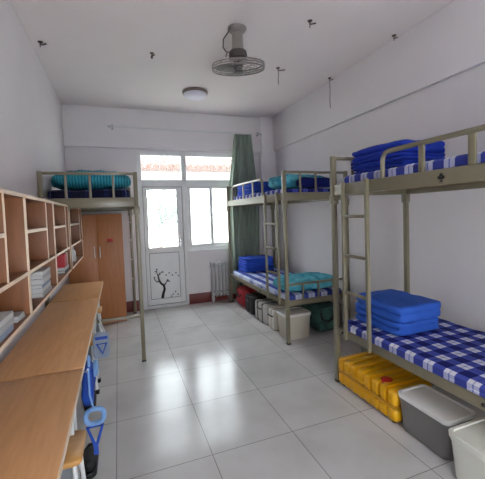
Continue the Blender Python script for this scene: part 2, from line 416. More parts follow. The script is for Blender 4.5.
# ------------------------------------------------------------------ outside
struct('ground', MB().box(-16, 20, YB+.16, 32, -.4, -.15, 0), 'outground')
nb = thing('neighbouring_building', 'white building with an orange clay tiled eave outside the window', 'building', (2, 15, -.15))
bw = MB().box(-9, 14, 13, 17, -.15, 3.2, 0); build(bw, 'facade', 'outwall', nb)
rf = MB()
rf.box(-9.5, 14.5, 12.25, 17.5, 3.16, 3.24, .02)
for i in range(96):
    x = -9.4+i*.25
    rf.tube([(x, 12.15, 3.24), (x, 14.6, 3.94)], .11, 6)
build(rf, 'tiled_roof', 'rooftile', nb)
tr = thing('tree', 'pale green leafy tree seen hazily through the door glass', 'tree', (1.05, 9.6, -.15))
build(MB().tube([(1.05, 9.6, -.15), (1.08, 9.62, .6), (1.02, 9.6, 1.2), (1.1, 9.6, 1.8)], [.09, .07, .06, .03], 8), 'trunk', 'bark', tr)
random.seed(4); lf = MB().bm
for i in range(1500):
    v = Vector((random.gauss(0, .36), random.gauss(0, .36), random.gauss(0, .34)))
    if v.length > .85: continue
    p = Vector((1.08, 9.6, 1.52))+v
    a = Vector((random.uniform(-1, 1), random.uniform(-1, 1), random.uniform(-1, 1))).normalized(); b2 = a.orthogonal().normalized()
    q = [p-a*.06, p+b2*.025, p+a*.06, p-b2*.025]
    lf.faces.new([lf.verts.new(k) for k in q])
cm = MB(); cm.bm.free(); cm.bm = lf
build(cm, 'crown', 'leaf', tr, smooth=False)

# ------------------------------------------------------------------ beds
def bed(label, name, x0, x1, y0, y1, guard, ladder, rungs, lower=True, end_low=(), zlow=(.43, .495), zup=(1.62, 1.71), cat='bunk bed', emblem=None, low_bar=(), front_guard=True):
    t = thing(name, label, cat, ((x0+x1)/2, (y0+y1)/2, 0))
    T = .04; H = 1.955
    for px in (x0, x1-T):
        for py in (y0, y1-T):
            po = build(MB().box(px, px+T, py, py+T, .012, H, .006), 'post', 'steel', t)
            build(MB().box(px-.002, px+T+.002, py-.002, py+T+.002, 0, .02, .004), 'foot_cap', 'blackp', po)
            bk = MB(); sx = -1 if px == x0 else 1
            bk.box(px+T/2-.03, px+T/2+.03, py-.006, py+T+.006, zup[0]-.075, zup[0]+.005, .006).tube([(px+T/2, py-.016, zup[0]-.04), (px+T/2, py+T+.016, zup[0]-.04)], .009)
            build(bk, 'bracket', 'steel', po)
    lv = [zup]+([zlow] if lower else [])
    for za, zb in lv:
        for px in (x0+.006, x1-.034):
            sr = build(MB().box(px, px+.028, y0+T, y1-T, za, zb, .008), 'side_rail', 'steel', t)
            if emblem and (za, zb) == zup and px == x0+.006:
                em = MB(); ye, ze = emblem
                R90 = Matrix.Rotation(math.pi/2, 4, 'Y')
                for dy, dz in ((0, .011), (.012, -.004), (-.012, -.004)):
                    em.lathe([(0, -.002), (.0105, -.0015), (.0105, .0015), (0, .002)], (0, 0, 0), 14, Matrix.Translation((px-.0005, ye+dy, ze+dz)) @ R90)
                em.box(px-.002, px+.001, ye-.003, ye+.003, ze-.026, ze, .001).box(px-.002, px+.001, ye-.009, ye+.009, ze-.029, ze-.024, .001)
                build(em, 'club_emblem', 'blackp', sr)
            if lower and (za, zb) == zlow and px == x0+.006:
                for yb in (y0+.75, y1-.12):
                    bo = MB(); bo.lathe([(0, -.006), (.008, -.006), (.011, -.002), (.011, .002), (0, .004)], (0, 0, 0), 10, Matrix.Translation((px-.002, yb, (za+zb)/2)) @ Matrix.Rotation(math.pi/2, 4, 'Y'))
                    build(bo, 'bolt', 'blackp', sr)
        for py in (y0+.006, y1-.034):
            build(MB().box(x0+T, x1-T, py, py+.028, za, zb, .008), 'end_rail', 'steel', t)
        bb = MB()
        for i in range(6):
            xa = x0+.036+i*(x1-x0-.072)/6
            bb.box(xa, xa+(x1-x0-.072)/6-.008, y0+.036, y1-.036, zb-.045, zb-.027, .002)
        build(bb, 'bed_board', 'board', t)
    # end frames of the upper bunk
    for py in (y0+T/2, y1-T/2):
        e = build(MB().box(x0+T, x1-T, py-.014, py+.014, H-.032, H-.004, .006), 'end_guard', 'steel', t)
        for k in (1, 2, 3):
            xx = x0+T/2+(x1-x0-T)*k/4
            build(MB().box(xx-.011, xx+.011, py-.009, py+.009, zup[1]-.005, H-.03, .004), 'guard_bar', 'steel', e)
    if lower:
        for py in end_low:
            e = build(MB().box(x0+T, x1-T, py-.012, py+.012, .66, .685, .006), 'end_guard', 'steel', t)
            for k in (1, 2, 3):
                xx = x0+T/2+(x1-x0-T)*k/4
                build(MB().box(xx-.011, xx+.011, py-.009, py+.009, zlow[1]-.005, .665, .004), 'guard_bar', 'steel', e)
    for py, z in low_bar:
        build(MB().box(x0+T, x1-T, py-.014, py+.014, z-.014, z+.014, .005), 'cross_bar', 'steel', t)
    if guard:
        ya, yb, bars, zt = guard; xg = x0+.02; r = .016; R = .06
        P = [(xg, yb, zup[1]-.01), (xg, yb, zt-R)]
        for k in range(1, 6):
            a = math.pi/2*k/5; P.append((xg, yb-R+R*math.cos(a), zt-R+R*math.sin(a)))
        for k in range(6):
            a = math.pi/2*k/5; P.append((xg, ya+R-R*math.sin(a), zt-R+R*math.cos(a)))
        P.append((xg, ya, zup[1]-.01))
        g = build(MB().tube(P, r, 10), 'guard_rail', 'steel', t)
        for y in bars: build(MB().box(xg-.008, xg+.008, y-.02, y+.02, zup[1]-.005, zt-.008, .004), 'guard_bar', 'steel', g)
    if ladder:
        l0, l1 = ladder; xl = x0-.012
        ro = MB().box(xl-.014, xl+.014, l0-.014, l0+.014, zlow[0]-.0, zup[1]+.01, .006)
        ld = build(ro, 'ladder', 'steel', t)
        build(MB().box(xl-.014, xl+.014, l1-.014, l1+.014, zlow[0]-.0, zup[1]+.01, .006), 'ladder_rail', 'steel', ld)
        for z in rungs: build(MB().box(xl-.011, xl+.011, l0+.012, l1-.012, z-.012, z+.012, .005), 'rung', 'steel', ld)
    return t

bed('khaki metal bunk bed nearest on the right, black club mark on its upper rail', 'bunk_bed', 1.72, 2.56, .42, 2.45,
    (.75, 1.86, (1.54, 1.23, .95), 1.885), (1.99, 2.265), (1.445, 1.13, .83), emblem=(1.40, 1.665))
bed('khaki metal bunk bed beside the green curtain, at the far end of the right wall', 'bunk_bed', 1.72, 2.58, 3.32, 5.38,
    (3.93, 5.10, (4.25, 4.62), 1.925), (3.47, 3.80), (1.36, 1.07, .775), end_low=(3.34,))
lb = bed('khaki raised bed above the wooden wardrobe and desks at the left wall', 'loft_bed', -.68, .205, 3.57, 5.47,
         None, None, (), lower=False, zup=(1.60, 1.70), cat='loft bed', low_bar=((3.59, .48),))
for z in (.55, .85, 1.15, 1.42):
    bs = MB(); bs.lathe([(0, -.008), (.011, -.008), (.011, 0), (0, .003)], (0, 0, 0), 10, Matrix.Translation((.17, 5.43, z)) @ Matrix.Rotation(-math.pi/2, 4, 'X'))
    build(bs, 'white_bolt', 'white', lb)

# mattresses
def mattress(label, x0, x1, y0, y1, z0, z1, m_, seed):
    mb = MB().soft(x0, x1, y0, y1, z0, z1, p=14, amp=.006, fr=4, n=(30, 56, 6), seed=seed)
    return tag(build(mb, 'mattress', m_, None, ((x0+x1)/2, (y0+y1)/2, z0)), label, 'mattress', 'mattresses on the beds')
mattress('mattress in bold blue and white check on the nearest right lower bunk', 1.738, 2.54, .47, 2.40, .469, .55, 'plaid_low', 1)
mattress('thin checked mattress on the nearest right upper bunk', 1.757, 2.52, .47, 2.40, 1.686, 1.775, 'plaid', 2)
mattress('mattress with lengthwise blue stripes on the far right lower bunk', 1.742, 2.53, 3.37, 5.33, .466, .55, 'plaid_long', 3)
mattress('thin blue and white mattress on the far right upper bunk', 1.762, 2.53, 3.37, 5.33, 1.686, 1.765, 'plaid', 4)
mattress('dark navy checked mattress on the raised bed at the left', -.63, .14, 3.62, 5.42, 1.676, 1.79, 'plaid_dark', 5)

# folded quilts: padded slabs folded over one another
def folded(label, x0, x1, y0, y1, z0, heights, m_, seed, group='folded blue quilts'):
    t = thing('folded_quilt', label, 'quilt', ((x0+x1)/2, (y0+y1)/2, z0), group); z = z0
    random.seed(seed); nm = ['lower_fold', 'upper_fold']
    for i, hh in enumerate(heights):
        j = lambda: random.uniform(-.012, .012)
        a, b_, c_, d_ = x0+j(), x1+j(), y0+j(), y1+j()
        mb = MB()
        k = hh/2
        # two layers joined by a bullnose at the -Y end: a pinch runs round the other sides
        def dp(P, u, v, w, z=z, hh=hh):
            g = abs(w)
            pin = max(0, 1-g*2.6)**1.5
            end = 1 if v > -.99 else .25
            cx, cy = (x0+x1)/2, (y0+y1)/2
            if max(abs(u), abs(v)) > .9:
                pin *= end
                P = Vector((P.x+(cx-P.x)*(.11 if len(heights) < 3 else .13)*pin, P.y+(cy-P.y)*(.08 if len(heights) < 3 else .1)*pin, P.z))
            return P
        mb.soft(a, b_, c_, d_, z, z+hh+.006, p=9, amp=.009, fr=7, n=(26, 26, 14), seed=seed+i*7, disp=dp)
        build(mb, nm[min(i, 1)] if len(heights) <= 2 else ('upper_fold' if i == len(heights)-1 else 'lower_fold'), m_, t, ang=60)
        z += hh
    return t
folded('large royal blue folded quilt on the nearest right lower bunk', 1.86, 2.29, 1.85, 2.37, .553, (.10, .12), 'quilt', 11)
folded('deep blue folded quilt on the nearest right upper bunk, behind its guard rail', 1.81, 2.25, 1.76, 2.31, 1.778, (.045, .05, .09), 'quilt_dark', 12)
folded('bright blue folded quilt at the curtain end of the far right lower bunk', 1.85, 2.36, 4.92, 5.32, .553, (.07, .07, .08), 'quilt_light', 13)
folded('small blue folded quilt at the curtain end of the far right upper bunk', 1.82, 2.36, 4.55, 5.15, 1.768, (.06, .06, .06), 'quilt_light', 14)
def heap(label, name, x0, x1, y0, y1, z0, z1, m_, seed, p=3.2, amp=.02, group=None, disp=None):
    mb = MB().soft(x0, x1, y0, y1, z0, z1, p=p, amp=amp, fr=7, n=(34, 24, 14), seed=seed, disp=disp)
    return tag(build(mb, name, m_, None, ((x0+x1)/2, (y0+y1)/2, z0), ang=60), label, 'quilt', group)
heap('plump teal striped quilt piled on the raised bed at the left', 'quilt', -.65, .17, 3.85, 4.55, 1.795, 2.03, 'teal', 21, p=2.5, group='teal quilts')
heap('teal quilt piled at the near end of the far right upper bunk', 'quilt', 1.79, 2.50, 3.545, 3.98, 1.768, 1.955, 'teal2', 22, group='teal quilts')
heap('navy rolled quilt in front of the teal one on the far right upper bunk', 'quilt', 1.98, 2.50, 3.385, 3.52, 1.768, 1.885, 'navy', 23, p=4)
heap('pale teal quilt bunched at the near end of the far right lower bunk', 'quilt', 1.76, 2.50, 3.39, 3.86, .553, .70, 'teal2', 24, p=4, group='teal quilts', amp=.025)

# ------------------------------------------------------------------ desks
def desk(label, y0, y1):
    x0, x1, z = -.62, -.20, .75
    t = thing('study_desk', label, 'desk', ((x0+x1)/2, (y0+y1)/2, 0), 'study desks along the left wall')
    tp = build(MB().box(x0, x1-.002, y0, y1, z-.025, z, .002), 'desktop', 'deskwood', t)
    build(MB().box(x1-.003, x1+.001, y0, y1, z-.025, z-.0005, .001), 'edge_strip', 'band', tp)
    for px in (x0+.02, x1-.07):
        for py in (y0+.03, y1-.055):
            build(MB().box(px, px+.02, py, py+.02, 0, z-.025, .004), 'leg', 'whitetube', t)
    build(MB().box(x0+.02, x1-.025, y0+.05, y1-.05, z-.06, z-.026, .004), 'apron', 'whitetube', t)
    build(MB().box(x0+.045, x1-.05, y1-.05, y1-.035, .12, z-.06, .003), 'side_panel', 'panel', t)
    build(MB().box(x0+.045, x1-.05, y0+.035, y0+.05, .12, z-.06, .003), 'side_panel', 'panel', t)
    return t
desk('long tan wooden desk nearest the camera at the left wall', .38, 1.845)
desk('long tan wooden desk in the middle of the row at the left wall', 1.865, 3.44)
desk('short tan wooden desk at the far end of the row, before the wardrobe', 3.46, 4.33)

# wall shelves (cubby units)
def hutch(label, y0, y1, ydiv, wide_first=True, low=True):
    xf, xb, z0, z1 = -.435, -.68, 1.01, 1.635; T = .018; zm = 1.235
    t = thing('cubby_shelf', label, 'shelf', ((xf+xb)/2, (y0+y1)/2, z0), 'cubby shelves on the left wall')
    def pan(name, a, b_, c_, d_, vert):
        o = build(MB().box(xb, xf-.003, a, b_, c_, d_, .001), name, 'shelfwood', t)
        build(MB().box(xf-.004, xf, a, b_, c_, d_, .001), 'edge_strip', 'band', o); return o
    pan('side_panel', y0, y0+T, z0, z1, 1); pan('side_panel', y1-T, y1, z0, z1, 1)
    pan('top_panel', y0+T, y1-T, z1-T, z1, 0); pan('bottom_panel', y0+T, y1-T, z0, z0+T, 0); pan('shelf', y0+T, y1-T, zm-T/2, zm+T/2, 0)
    pan('divider', ydiv-T/2, ydiv+T/2, zm+T/2, z1-T, 1)
    a, b_ = (y0+T, ydiv-T/2) if wide_first else (ydiv+T/2, y1-T)
    pan('shelf', a, b_, 1.435, 1.453, 0)
    build(MB().box(xb, xb+.006, y0+T, y1-T, zm+T/2, z1-T, 0), 'back_panel', 'shelfwood', t)
    return t
hutch('wooden cubby shelf nearest the camera on the left wall', 1.08, 1.972, 1.635)
hutch('second wooden cubby shelf from the camera, pale books in its bottom row', 1.975, 2.768, 2.505)
hutch('third wooden cubby shelf from the camera, red box in its bottom row', 2.771, 3.555, 3.36)
hutch('wooden cubby shelf at the far end, past the raised bed post', 3.63, 4.745, 4.49)

# books and things on the bottom row
ZS = 1.029
def book(label, yc, hy, z, th, m_, dx=0, xb=-.645, xf=-.445, group=None):
    """a book lying flat, spine towards the room"""
    t = thing('book', label, 'book', ((xb+xf)/2, yc, z), group); xb += dx; xf += dx
    y0, y1 = yc-hy/2, yc+hy/2; g = .0003
    build(MB().box(xb, xf, y0, y1, z+g, z+.0025, .0005).box(xb, xf, y0, y1, z+th-.0025, z+th-g, .0005).box(xf-.003, xf, y0, y1, z+g, z+th-g, .0005), 'cover', m_, t)
    build(MB().box(xb+.004, xf-.0035, y0+.004, y1-.004, z+.0027, z+th-.0027, 0), 'page_block', 'paper', t)
    return t
random.seed(12)
z = ZS
for i, (d, m_, th) in enumerate((('grey book at the bottom of the stack', 'papergrey', .026), ('white book second from the bottom of the stack', 'paper', .03), ('grey-blue book third from the bottom of the stack', 'paperblue', .024),
        ('white book fourth from the bottom of the stack', 'paper', .03), ('grey book just below the top of the stack', 'papergrey', .024), ('white book on top of the stack', 'paper', .022))):
    book(d+' on the second cubby shelf', 2.47+random.uniform(-.012, .012), .27-i*.006, z, th, m_, random.uniform(-.008, 0), group='stack of pale books on the second cubby shelf'); z += th
z = ZS
for i, (d, m_, th) in enumerate((('grey-blue book at the bottom of the stack', 'paperblue', .03), ('grey book in the middle of the stack', 'papergrey', .028), ('white book on top of the stack', 'paper', .026))):
    book(d+' on the nearest cubby shelf', 1.60+random.uniform(-.012, .012), .24, z, th, m_, random.uniform(-.008, 0), group='stack of pale books on the nearest cubby shelf'); z += th
ps = MB(); random.seed(3)
for i in range(5): ps.box(-.62, -.455, 1.815, 1.925, ZS+.001+i*.005, ZS+.0055+i*.005, .0005, Matrix.Translation((-.53, 1.86, 0)) @ Matrix.Rotation(random.uniform(-.12, .12), 4, 'Z') @ Matrix.Translation((.53, -1.86, 0)))
tag(build(ps, 'paper_stack', 'papergrey', None, (-.53, 1.86, ZS)), 'low stack of loose grey papers beside the books on the nearest cubby shelf', 'papers')
rb = thing('storage_box', 'small red box with white ends on the third cubby shelf', 'box', (-.53, 3.37, ZS+.05))
build(MB().box(-.60, -.455, 3.29, 3.46, ZS+.05, ZS+.165, .004), 'body', 'bookred', rb)
build(MB().box(-.602, -.453, 3.455, 3.475, ZS+.05, ZS+.167, .004), 'end_band', 'paper', rb)
for i, (m_, d) in enumerate((('ink', 'black flat book at the bottom under the red box'), ('papergrey', 'grey flat book directly under the red box'))):
    t = thing('book', d+' on the third cubby shelf', 'book', (-.53, 3.4, ZS+i*.025), 'flat books under the red box')
    build(MB().box(-.63, -.45, 3.27, 3.51, ZS+.0003+i*.025, ZS+.003+i*.025, .0005).box(-.63, -.45, 3.27, 3.51, ZS+.022+i*.025, ZS+.0247+i*.025, .0005).box(-.453, -.45, 3.27, 3.51, ZS+.001+i*.025, ZS+.0245+i*.025, .0005), 'cover', m_, t)
    build(MB().box(-.625, -.454, 3.275, 3.505, ZS+.0033+i*.025, ZS+.0217+i*.025, 0), 'page_block', 'paper', t)
wb = thing('bottle', 'small white bottle on the far cubby shelf', 'bottle', (-.50, 4.20, ZS))
build(MB().lathe([(0, 0), (.035, 0), (.038, .006), (.038, .10), (.03, .12), (.016, .128), (.016, .134), (0, .134)], (-.50, 4.20, ZS+.0005), 20), 'body', 'paper', wb)
build(MB().lathe([(0, 0), (.02, 0), (.02, .022), (.018, .025), (0, .025)], (-.50, 4.20, ZS+.132), 16), 'cap', 'papergrey', wb)

# wardrobe
wx0, wx1, wy0, wy1, wz = -.665, .055, 5.10, 5.55, 1.555
wd = thing('wardrobe', 'tan wooden two-door wardrobe standing under the raised bed', 'wardrobe', ((wx0+wx1)/2, (wy0+wy1)/2, 0))
bd = MB(); bd.box(wx0, wx0+.018, wy0+.02, wy1, 0, wz, .002).box(wx1-.018, wx1, wy0+.02, wy1, 0, wz, .002).box(wx0+.018, wx1-.018, wy0+.02, wy1, wz-.018, wz, .002)
bd.box(wx0+.018, wx1-.018, wy0+.02, wy1, .06, .078, .002).box(wx0+.018, wx1-.018, wy1-.008, wy1, .078, wz-.018, 0).box(wx0+.018, wx1-.018, wy0+.03, wy0+.045, 0, .06, .002)
build(bd, 'body', 'wardwood', wd)
xm = -.29
for a, b_, hx in ((wx0+.002, xm-.002, xm-.035), (xm+.002, wx1-.002, xm+.035)):
    dr = build(MB().box(a, b_, wy0, wy0+.018, .065, wz-.004, .003), 'door', 'wardwood', wd)
    build(MB().tube([(hx, wy0, .95), (hx, wy0-.022, .95), (hx, wy0-.022, 1.10), (hx, wy0, 1.10)], .007, 8), 'handle', 'lidgrey', dr)
    if a > xm: build(MB().box(-.155, -.08, wy0-.002, wy0+.001, 1.16, 1.21, .001), 'sticker', 'sticker', dr)

# ------------------------------------------------------------------ stools and hanging bags
def stool(label, x, y, z=.45):
    t = thing('stool', label, 'stool', (x, y, 0), 'wooden stools under the desks')
    build(MB().loft([(z-.026, .262, .232, .03), (z-.022, .27, .24, .03), (z-.004, .27, .24, .03), (z, .262, .232, .03)], (x, y)), 'seat', 'seatwood', t, ang=50)
    for sx in (-1, 1):
        for sy in (-1, 1):
            lg = build(MB().tube([(x+sx*.10, y+sy*.085, z-.026), (x+sx*.125, y+sy*.105, .02)], .0105, 10), 'leg', 'whitetube', t)
            build(MB().lathe([(0, 0), (.016, 0), (.017, .03), (.012, .035), (0, .035)], (x+sx*.1265, y+sy*.106, 0), 12), 'foot_cap', 'blackp', lg)
    st = MB()
    for sy in (-1, 1): st.tube([(x-.115, y+sy*.097, .2), (x+.115, y+sy*.097, .2)], .008, 8)
    for sx in (-1, 1): st.tube([(x+sx*.117, y-.095, .17), (x+sx*.117, y+.095, .17)], .008, 8)
    build(st, 'stretcher', 'whitetube', t)
    return t
s0 = stool('wooden stool nearest the camera, tucked under the first desk', -.335, 1.71)
for y, l_ in ((2.15, 'wooden stool behind the blue bag, under the middle desk'), (3.20, 'wooden stool at the far end of the middle desk'), (4.22, 'wooden stool under the farthest short desk')):
    c = copy_tree(s0); c.location = (-.42 if y < 2.5 else -.36, y, 0); c['label'] = l_

def strap_hanger(label, y, zt, ring=True):
    x = -.185
    t = thing('hanging_strap', label, 'strap', (x, y, .3), 'blue straps on the desk edge')
    hk = MB().tube([(-.225, y, .722), (-.21, y, .70), (x-.01, y, .695), (x, y, .71)], .004, 6); build(hk, 'hook', 'chrome', t)
    build(MB().tube([(x, y, .708), (x, y, zt+.12), (x+.015, y, zt+.045)], .005, 6), 'cord', 'bagpale', t)
    R = .045
    build(MB().tube([(x+.02+R*math.cos(a), y+.006*math.sin(3*a), zt+R*.95*math.sin(a)) for a in [2*math.pi*k/20 for k in range(20)]], .013, 8, True), 'ring', 'bagpale', t)
    tri = [(x-.02, y, zt-.055), (x+.055, y, zt-.055), (x+.024, y, zt-.15), (x+.010, y, zt-.15)]
    build(MB().tube(tri, .009, 8, True), 'buckle_loop', 'bagblue', t)
    build(MB().box(x+.005, x+.029, y-.004, y+.004, zt-.21, zt-.145, .002), 'webbing', 'bagblue', t)
    return t
strap_hanger('blue ring and buckle strap hanging from the desk edge behind the nearest stool', 1.92, .45)
bg_ = thing('drawstring_bag', 'royal blue cloth bag hanging at the joint of the first two desks', 'bag', (-.2, 2.05, .46), None)
build(MB().soft(-.232, -.168, 1.965, 2.135, .47, .69, p=3.2, amp=.015, fr=9, n=(12, 20, 20), seed=5, flat=False), 'pouch', 'bagblue', bg_, ang=60)
build(MB().tube([(-.19, 2.00, .67), (-.19, 2.03, .71), (-.195, 2.05, .728), (-.19, 2.07, .71), (-.19, 2.10, .67)], .007, 8), 'cord', 'bagpale', bg_)
build(MB().soft(-.175, -.15, 2.03, 2.11, .60, .685, p=3.5, amp=.012, fr=14, n=(8, 12, 12), seed=8, flat=False), 'towel', 'bagpale', bg_, ang=60)
pb = thing('shopping_bag', 'flat pale blue and white bag hanging from the middle desk edge', 'bag', (-.18, 3.03, .32))
build(MB().soft(-.245, -.115, 3.01, 3.045, .325, .545, p=5, amp=.008, fr=9, n=(20, 8, 20), seed=15, flat=False), 'pouch', 'paperblue', pb, ang=60)
tp = MB(); tp.tube([(-.215, 3.008, .455), (-.14, 3.008, .455), (-.172, 3.008, .37)], .010, 6, True); tp.box(-.225, -.13, 3.004, 3.012, .49, .515, .002)
build(tp, 'printed_triangle', 'bagblue', pb)
build(MB().tube([(-.225, 3.028, .535), (-.215, 3.028, .64), (-.20, 3.028, .728), (-.18, 3.028, .64), (-.15, 3.028, .535)], .006, 8), 'handle', 'paper', pb)
def shoe(label, x, y, rz):
    t = thing('shoe', label, 'shoe', (x, y, 0), 'black shoes by the stools'); mx = Matrix.Translation((x, y, 0)) @ Matrix.Rotation(rz, 4, 'Z')
    def dp(P, u, v, w): 
        k = (u+1)/2
        return Vector((P.x, P.y*(1-.25*abs(u)**3), P.z*(1-.45*k) if w > 0 else P.z))
    mb = MB().soft(-.12, .12, -.042, .042, .022, .105, p=3, amp=.003, fr=12, n=(20, 10, 8), disp=dp); bmesh.ops.transform(mb.bm, matrix=mx, verts=mb.bm.verts); build(mb, 'upper', 'black', t, ang=60)
    build(MB().loft([(0, .245, .086, .04), (.022, .25, .09, .043), (.03, .24, .082, .04)], (0, 0), mx=mx), 'sole', 'blackp', t)
shoe('black shoe on the floor under the strap behind the nearest stool', -.230, 2.2, 1.57)
shoe('black shoe on the floor between the two farther stools', -.28, 2.95, 1.6)

# ------------------------------------------------------------------ luggage and boxes under the beds
def bin_(label, x0, x1, y0, y1, h, mb_, ml, name='storage_bin', group='lidded bins under the right bunk', handle=False):
    c = ((x0+x1)/2, (y0+y1)/2); wx, wy = x1-x0, y1-y0
    t = thing(name, label, 'bin', (*c, 0), group); r = .035
    bm_ = MB().loft([(0, wx*.84, wy*.88, r), (.012, wx*.87, wy*.90, r), (h-.05, wx*.965, wy*.975, r), (h-.045, wx*.985, wy*.99, r), (h-.02, wx*.985, wy*.99, r)], c)
    build(bm_, 'body', mb_, t, ang=30)
    build(MB().loft([(h-.028, wx*1.03, wy*1.02, r+.004), (h-.004, wx*1.04, wy*1.03, r+.005), (h, wx*1.02, wy*1.015, r), (h, wx*.90, wy*.93, r-.004), (h-.008, wx*.88, wy*.915, r-.006), (h-.008, wx*.6, wy*.7, .02)], c), 'lid', ml, t, ang=30)
    if handle:
        build(MB().box(c[0]-.05, c[0]+.05, c[1]-.012, c[1]+.012, h-.012, h+.006, .005), 'lid_handle', ml, t)
    return t
bin_('grey bin with pale lid between the yellow suitcase and the cream bin', 1.72, 1.965, 1.37, 1.745, .255, 'bingrey', 'lidgrey')
bin_('cream lidded bin at the right edge of the photo, under the nearest bunk', 1.645, 1.95, .92, 1.315, .265, 'binwhite', 'binwhite', handle=True)
bin_('dark grey box behind the yellow suitcase under the nearest bunk', 2.10, 2.46, 2.0, 2.62, .34, 'bindark', 'bindark')

sx0, sx1, sy0, sy1, sz = 1.71, 2.07, 1.75, 2.40, .238
sc = thing('suitcase', 'yellow ribbed hard-shell suitcase lying under the nearest right bunk', 'suitcase', ((sx0+sx1)/2, (sy0+sy1)/2, 0))
def rib(P, n):
    k = (P.y-sy0)/(sy1-sy0)
    if .06 < k < .94:
        g = math.cos((k-.06)/.88*2*math.pi*7)
        a = -(.03 if P.z > sz/2 else .012)*max(0, min(1, (-g-.35)*3))
        # only on long sides and top / bottom
        side = min(1, max(0, (min(k-.06, .94-k))*18))
        cxm = (sx0+sx1)/2
        ox = -1 if P.x < sx0+.03 else (1 if P.x > sx1-.03 else 0)
        oz = 1 if P.z > sz-.03 else (-1 if P.z < .03 else 0)
        d = Vector((ox, 0, oz))
        if d.length: P = P - d.normalized()*(-a)*side
    return P
top_ = MB().rbox(sx0, sx1, sy0, sy1, sz/2+.004, sz, .035, n=(24, 130, 14), disp=rib)
build(top_, 'upper_shell', 'yellow', sc, ang=70)
build(MB().rbox(sx0, sx1, sy0, sy1, .012, sz/2-.004, .035, n=(24, 130, 14), disp=rib), 'lower_shell', 'yellow', sc, ang=70)
build(MB().rbox(sx0+.006, sx1-.006, sy0+.006, sy1-.006, sz/2-.012, sz/2+.012, .008, n=(10, 10, 8)), 'zip_band', 'yellowdark', sc)
build(MB().tube([(sx0+.004, 2.05, sz/2+.05), (sx0-.016, 2.07, sz/2+.05), (sx0-.018, 2.15, sz/2+.05), (sx0-.016, 2.23, sz/2+.05), (sx0+.004, 2.25, sz/2+.05)], .009, 8), 'carry_handle', 'yellow', sc)
build(MB().lathe([(0, 0), (.042, 0), (.042, .022), (.036, .025), (0, .025)], (1.80, 1.92, sz-.020), 24), 'round_badge', 'sticker', sc)
for px, py in ((sx0+.04, sy0+.05), (sx0+.04, sy1-.05), (sx1-.04, sy0+.05), (sx1-.04, sy1-.05)):
    build(MB().lathe([(0, 0), (.016, 0), (.018, .008), (.018, .016), (0, .018)], (px, py, 0), 14), 'foot_stud', 'blackp', sc)

bin_('beige lidded box behind the front post of the far right bunk', 1.76, 2.10, 3.42, 3.69, .30, 'beige', 'lidgrey', 'storage_box', None)
def case(label, x0, x1, y0, y1, h, m_, strap):
    t = thing('suitcase', label, 'suitcase', ((x0+x1)/2, (y0+y1)/2, 0), 'cases under the far right bunk')
    build(MB().rbox(x0, x1, y0, y1, .014, h, .03, n=(12, 14, 14)), 'shell', m_, t, ang=60)
    s_ = MB()
    for yy in (y0+(y1-y0)*.3, y0+(y1-y0)*.7): s_.box(x0-.004, x1-.02, yy-.014, yy+.014, .012, h+.004, .004)
    build(s_, 'strap', strap, t)
    build(MB().tube([(x0-.001, (y0+y1)/2-.06, h*.72), (x0-.025, (y0+y1)/2-.045, h*.74), (x0-.025, (y0+y1)/2+.045, h*.74), (x0-.001, (y0+y1)/2+.06, h*.72)], .008, 8), 'handle', 'blackp', t)
    for px in (x0+.05, x1-.05):
        for py in (y0+.05, y1-.05): build(MB().box(px-.018, px+.018, py-.018, py+.018, 0, .022, .006), 'foot', 'blackp', t)
case('pale beige suitcase between the beige box and the grey suitcase', 1.775, 2.15, 3.74, 3.98, .255, 'beige', 'lidgrey')
case('grey suitcase with black straps in the middle under the far bunk', 1.765, 2.2, 4.01, 4.40, .265, 'casegrey', 'blackp')
case('black suitcase beside the red bag under the far right bunk', 1.77, 2.2, 4.44, 4.80, .265, 'black', 'blackp')
rbg = thing('duffel_bag', 'red duffel bag under the far right bunk, nearest the radiator', 'bag', (1.95, 5.05, 0))
build(MB().soft(1.765, 2.15, 4.83, 5.27, 0, .30, p=4.5, amp=.018, fr=6, n=(16, 20, 14), seed=31), 'body', 'red', rbg, ang=60)
build(MB().tube([(1.79, 4.95, .24), (1.755, 4.98, .19), (1.752, 5.05, .16), (1.755, 5.12, .19), (1.79, 5.15, .24)], .012, 8), 'handle', 'black', rbg)
gb = thing('storage_bag', 'green cloth storage bag in the corner beside the beige box', 'bag', (2.33, 3.8, 0))
build(MB().soft(2.22, 2.56, 3.46, 4.05, 0, .335, p=6, amp=.016, fr=6, n=(18, 22, 14), seed=41), 'body', 'greenbag', gb, ang=60)
build(MB().tube([(2.25, 3.462, .26), (2.26, 3.445, .18), (2.34, 3.44, .14), (2.42, 3.445, .18), (2.43, 3.462, .26)], .011, 8), 'handle', 'black', gb)
build(MB().tube([(2.24, 3.47, .315), (2.38, 3.468, .322), (2.55, 3.47, .315)], .005, 6), 'zip', 'black', gb)

# ------------------------------------------------------------------ radiator, curtain
ra = thing('radiator', 'grey column radiator under the window beside the curtain', 'radiator', (1.60, 5.5, 0))
for i in range(6):
    x = 1.455+i*.062
    s_ = MB()
    for yy in (5.47, 5.52): s_.tube([(x, yy, .16), (x, yy, .63)], .014, 10)
    s_.rbox(x-.021, x+.021, 5.44, 5.55, .10, .18, .022, n=(8, 8, 8)); s_.rbox(x-.021, x+.021, 5.44, 5.55, .60, .69, .022, n=(8, 8, 8))
    build(s_, 'section', 'rad', ra, ang=60)
p_ = MB()
p_.tube([(1.44, 5.495, .14), (1.79, 5.495, .14)], .02, 10).tube([(1.44, 5.495, .645), (1.79, 5.495, .645)], .02, 10)
build(p_, 'header_pipe', 'rad', ra)
for x in (1.455, 1.765): build(MB().box(x-.02, x+.02, 5.45, 5.54, 0, .11, .008), 'foot', 'rad', ra)

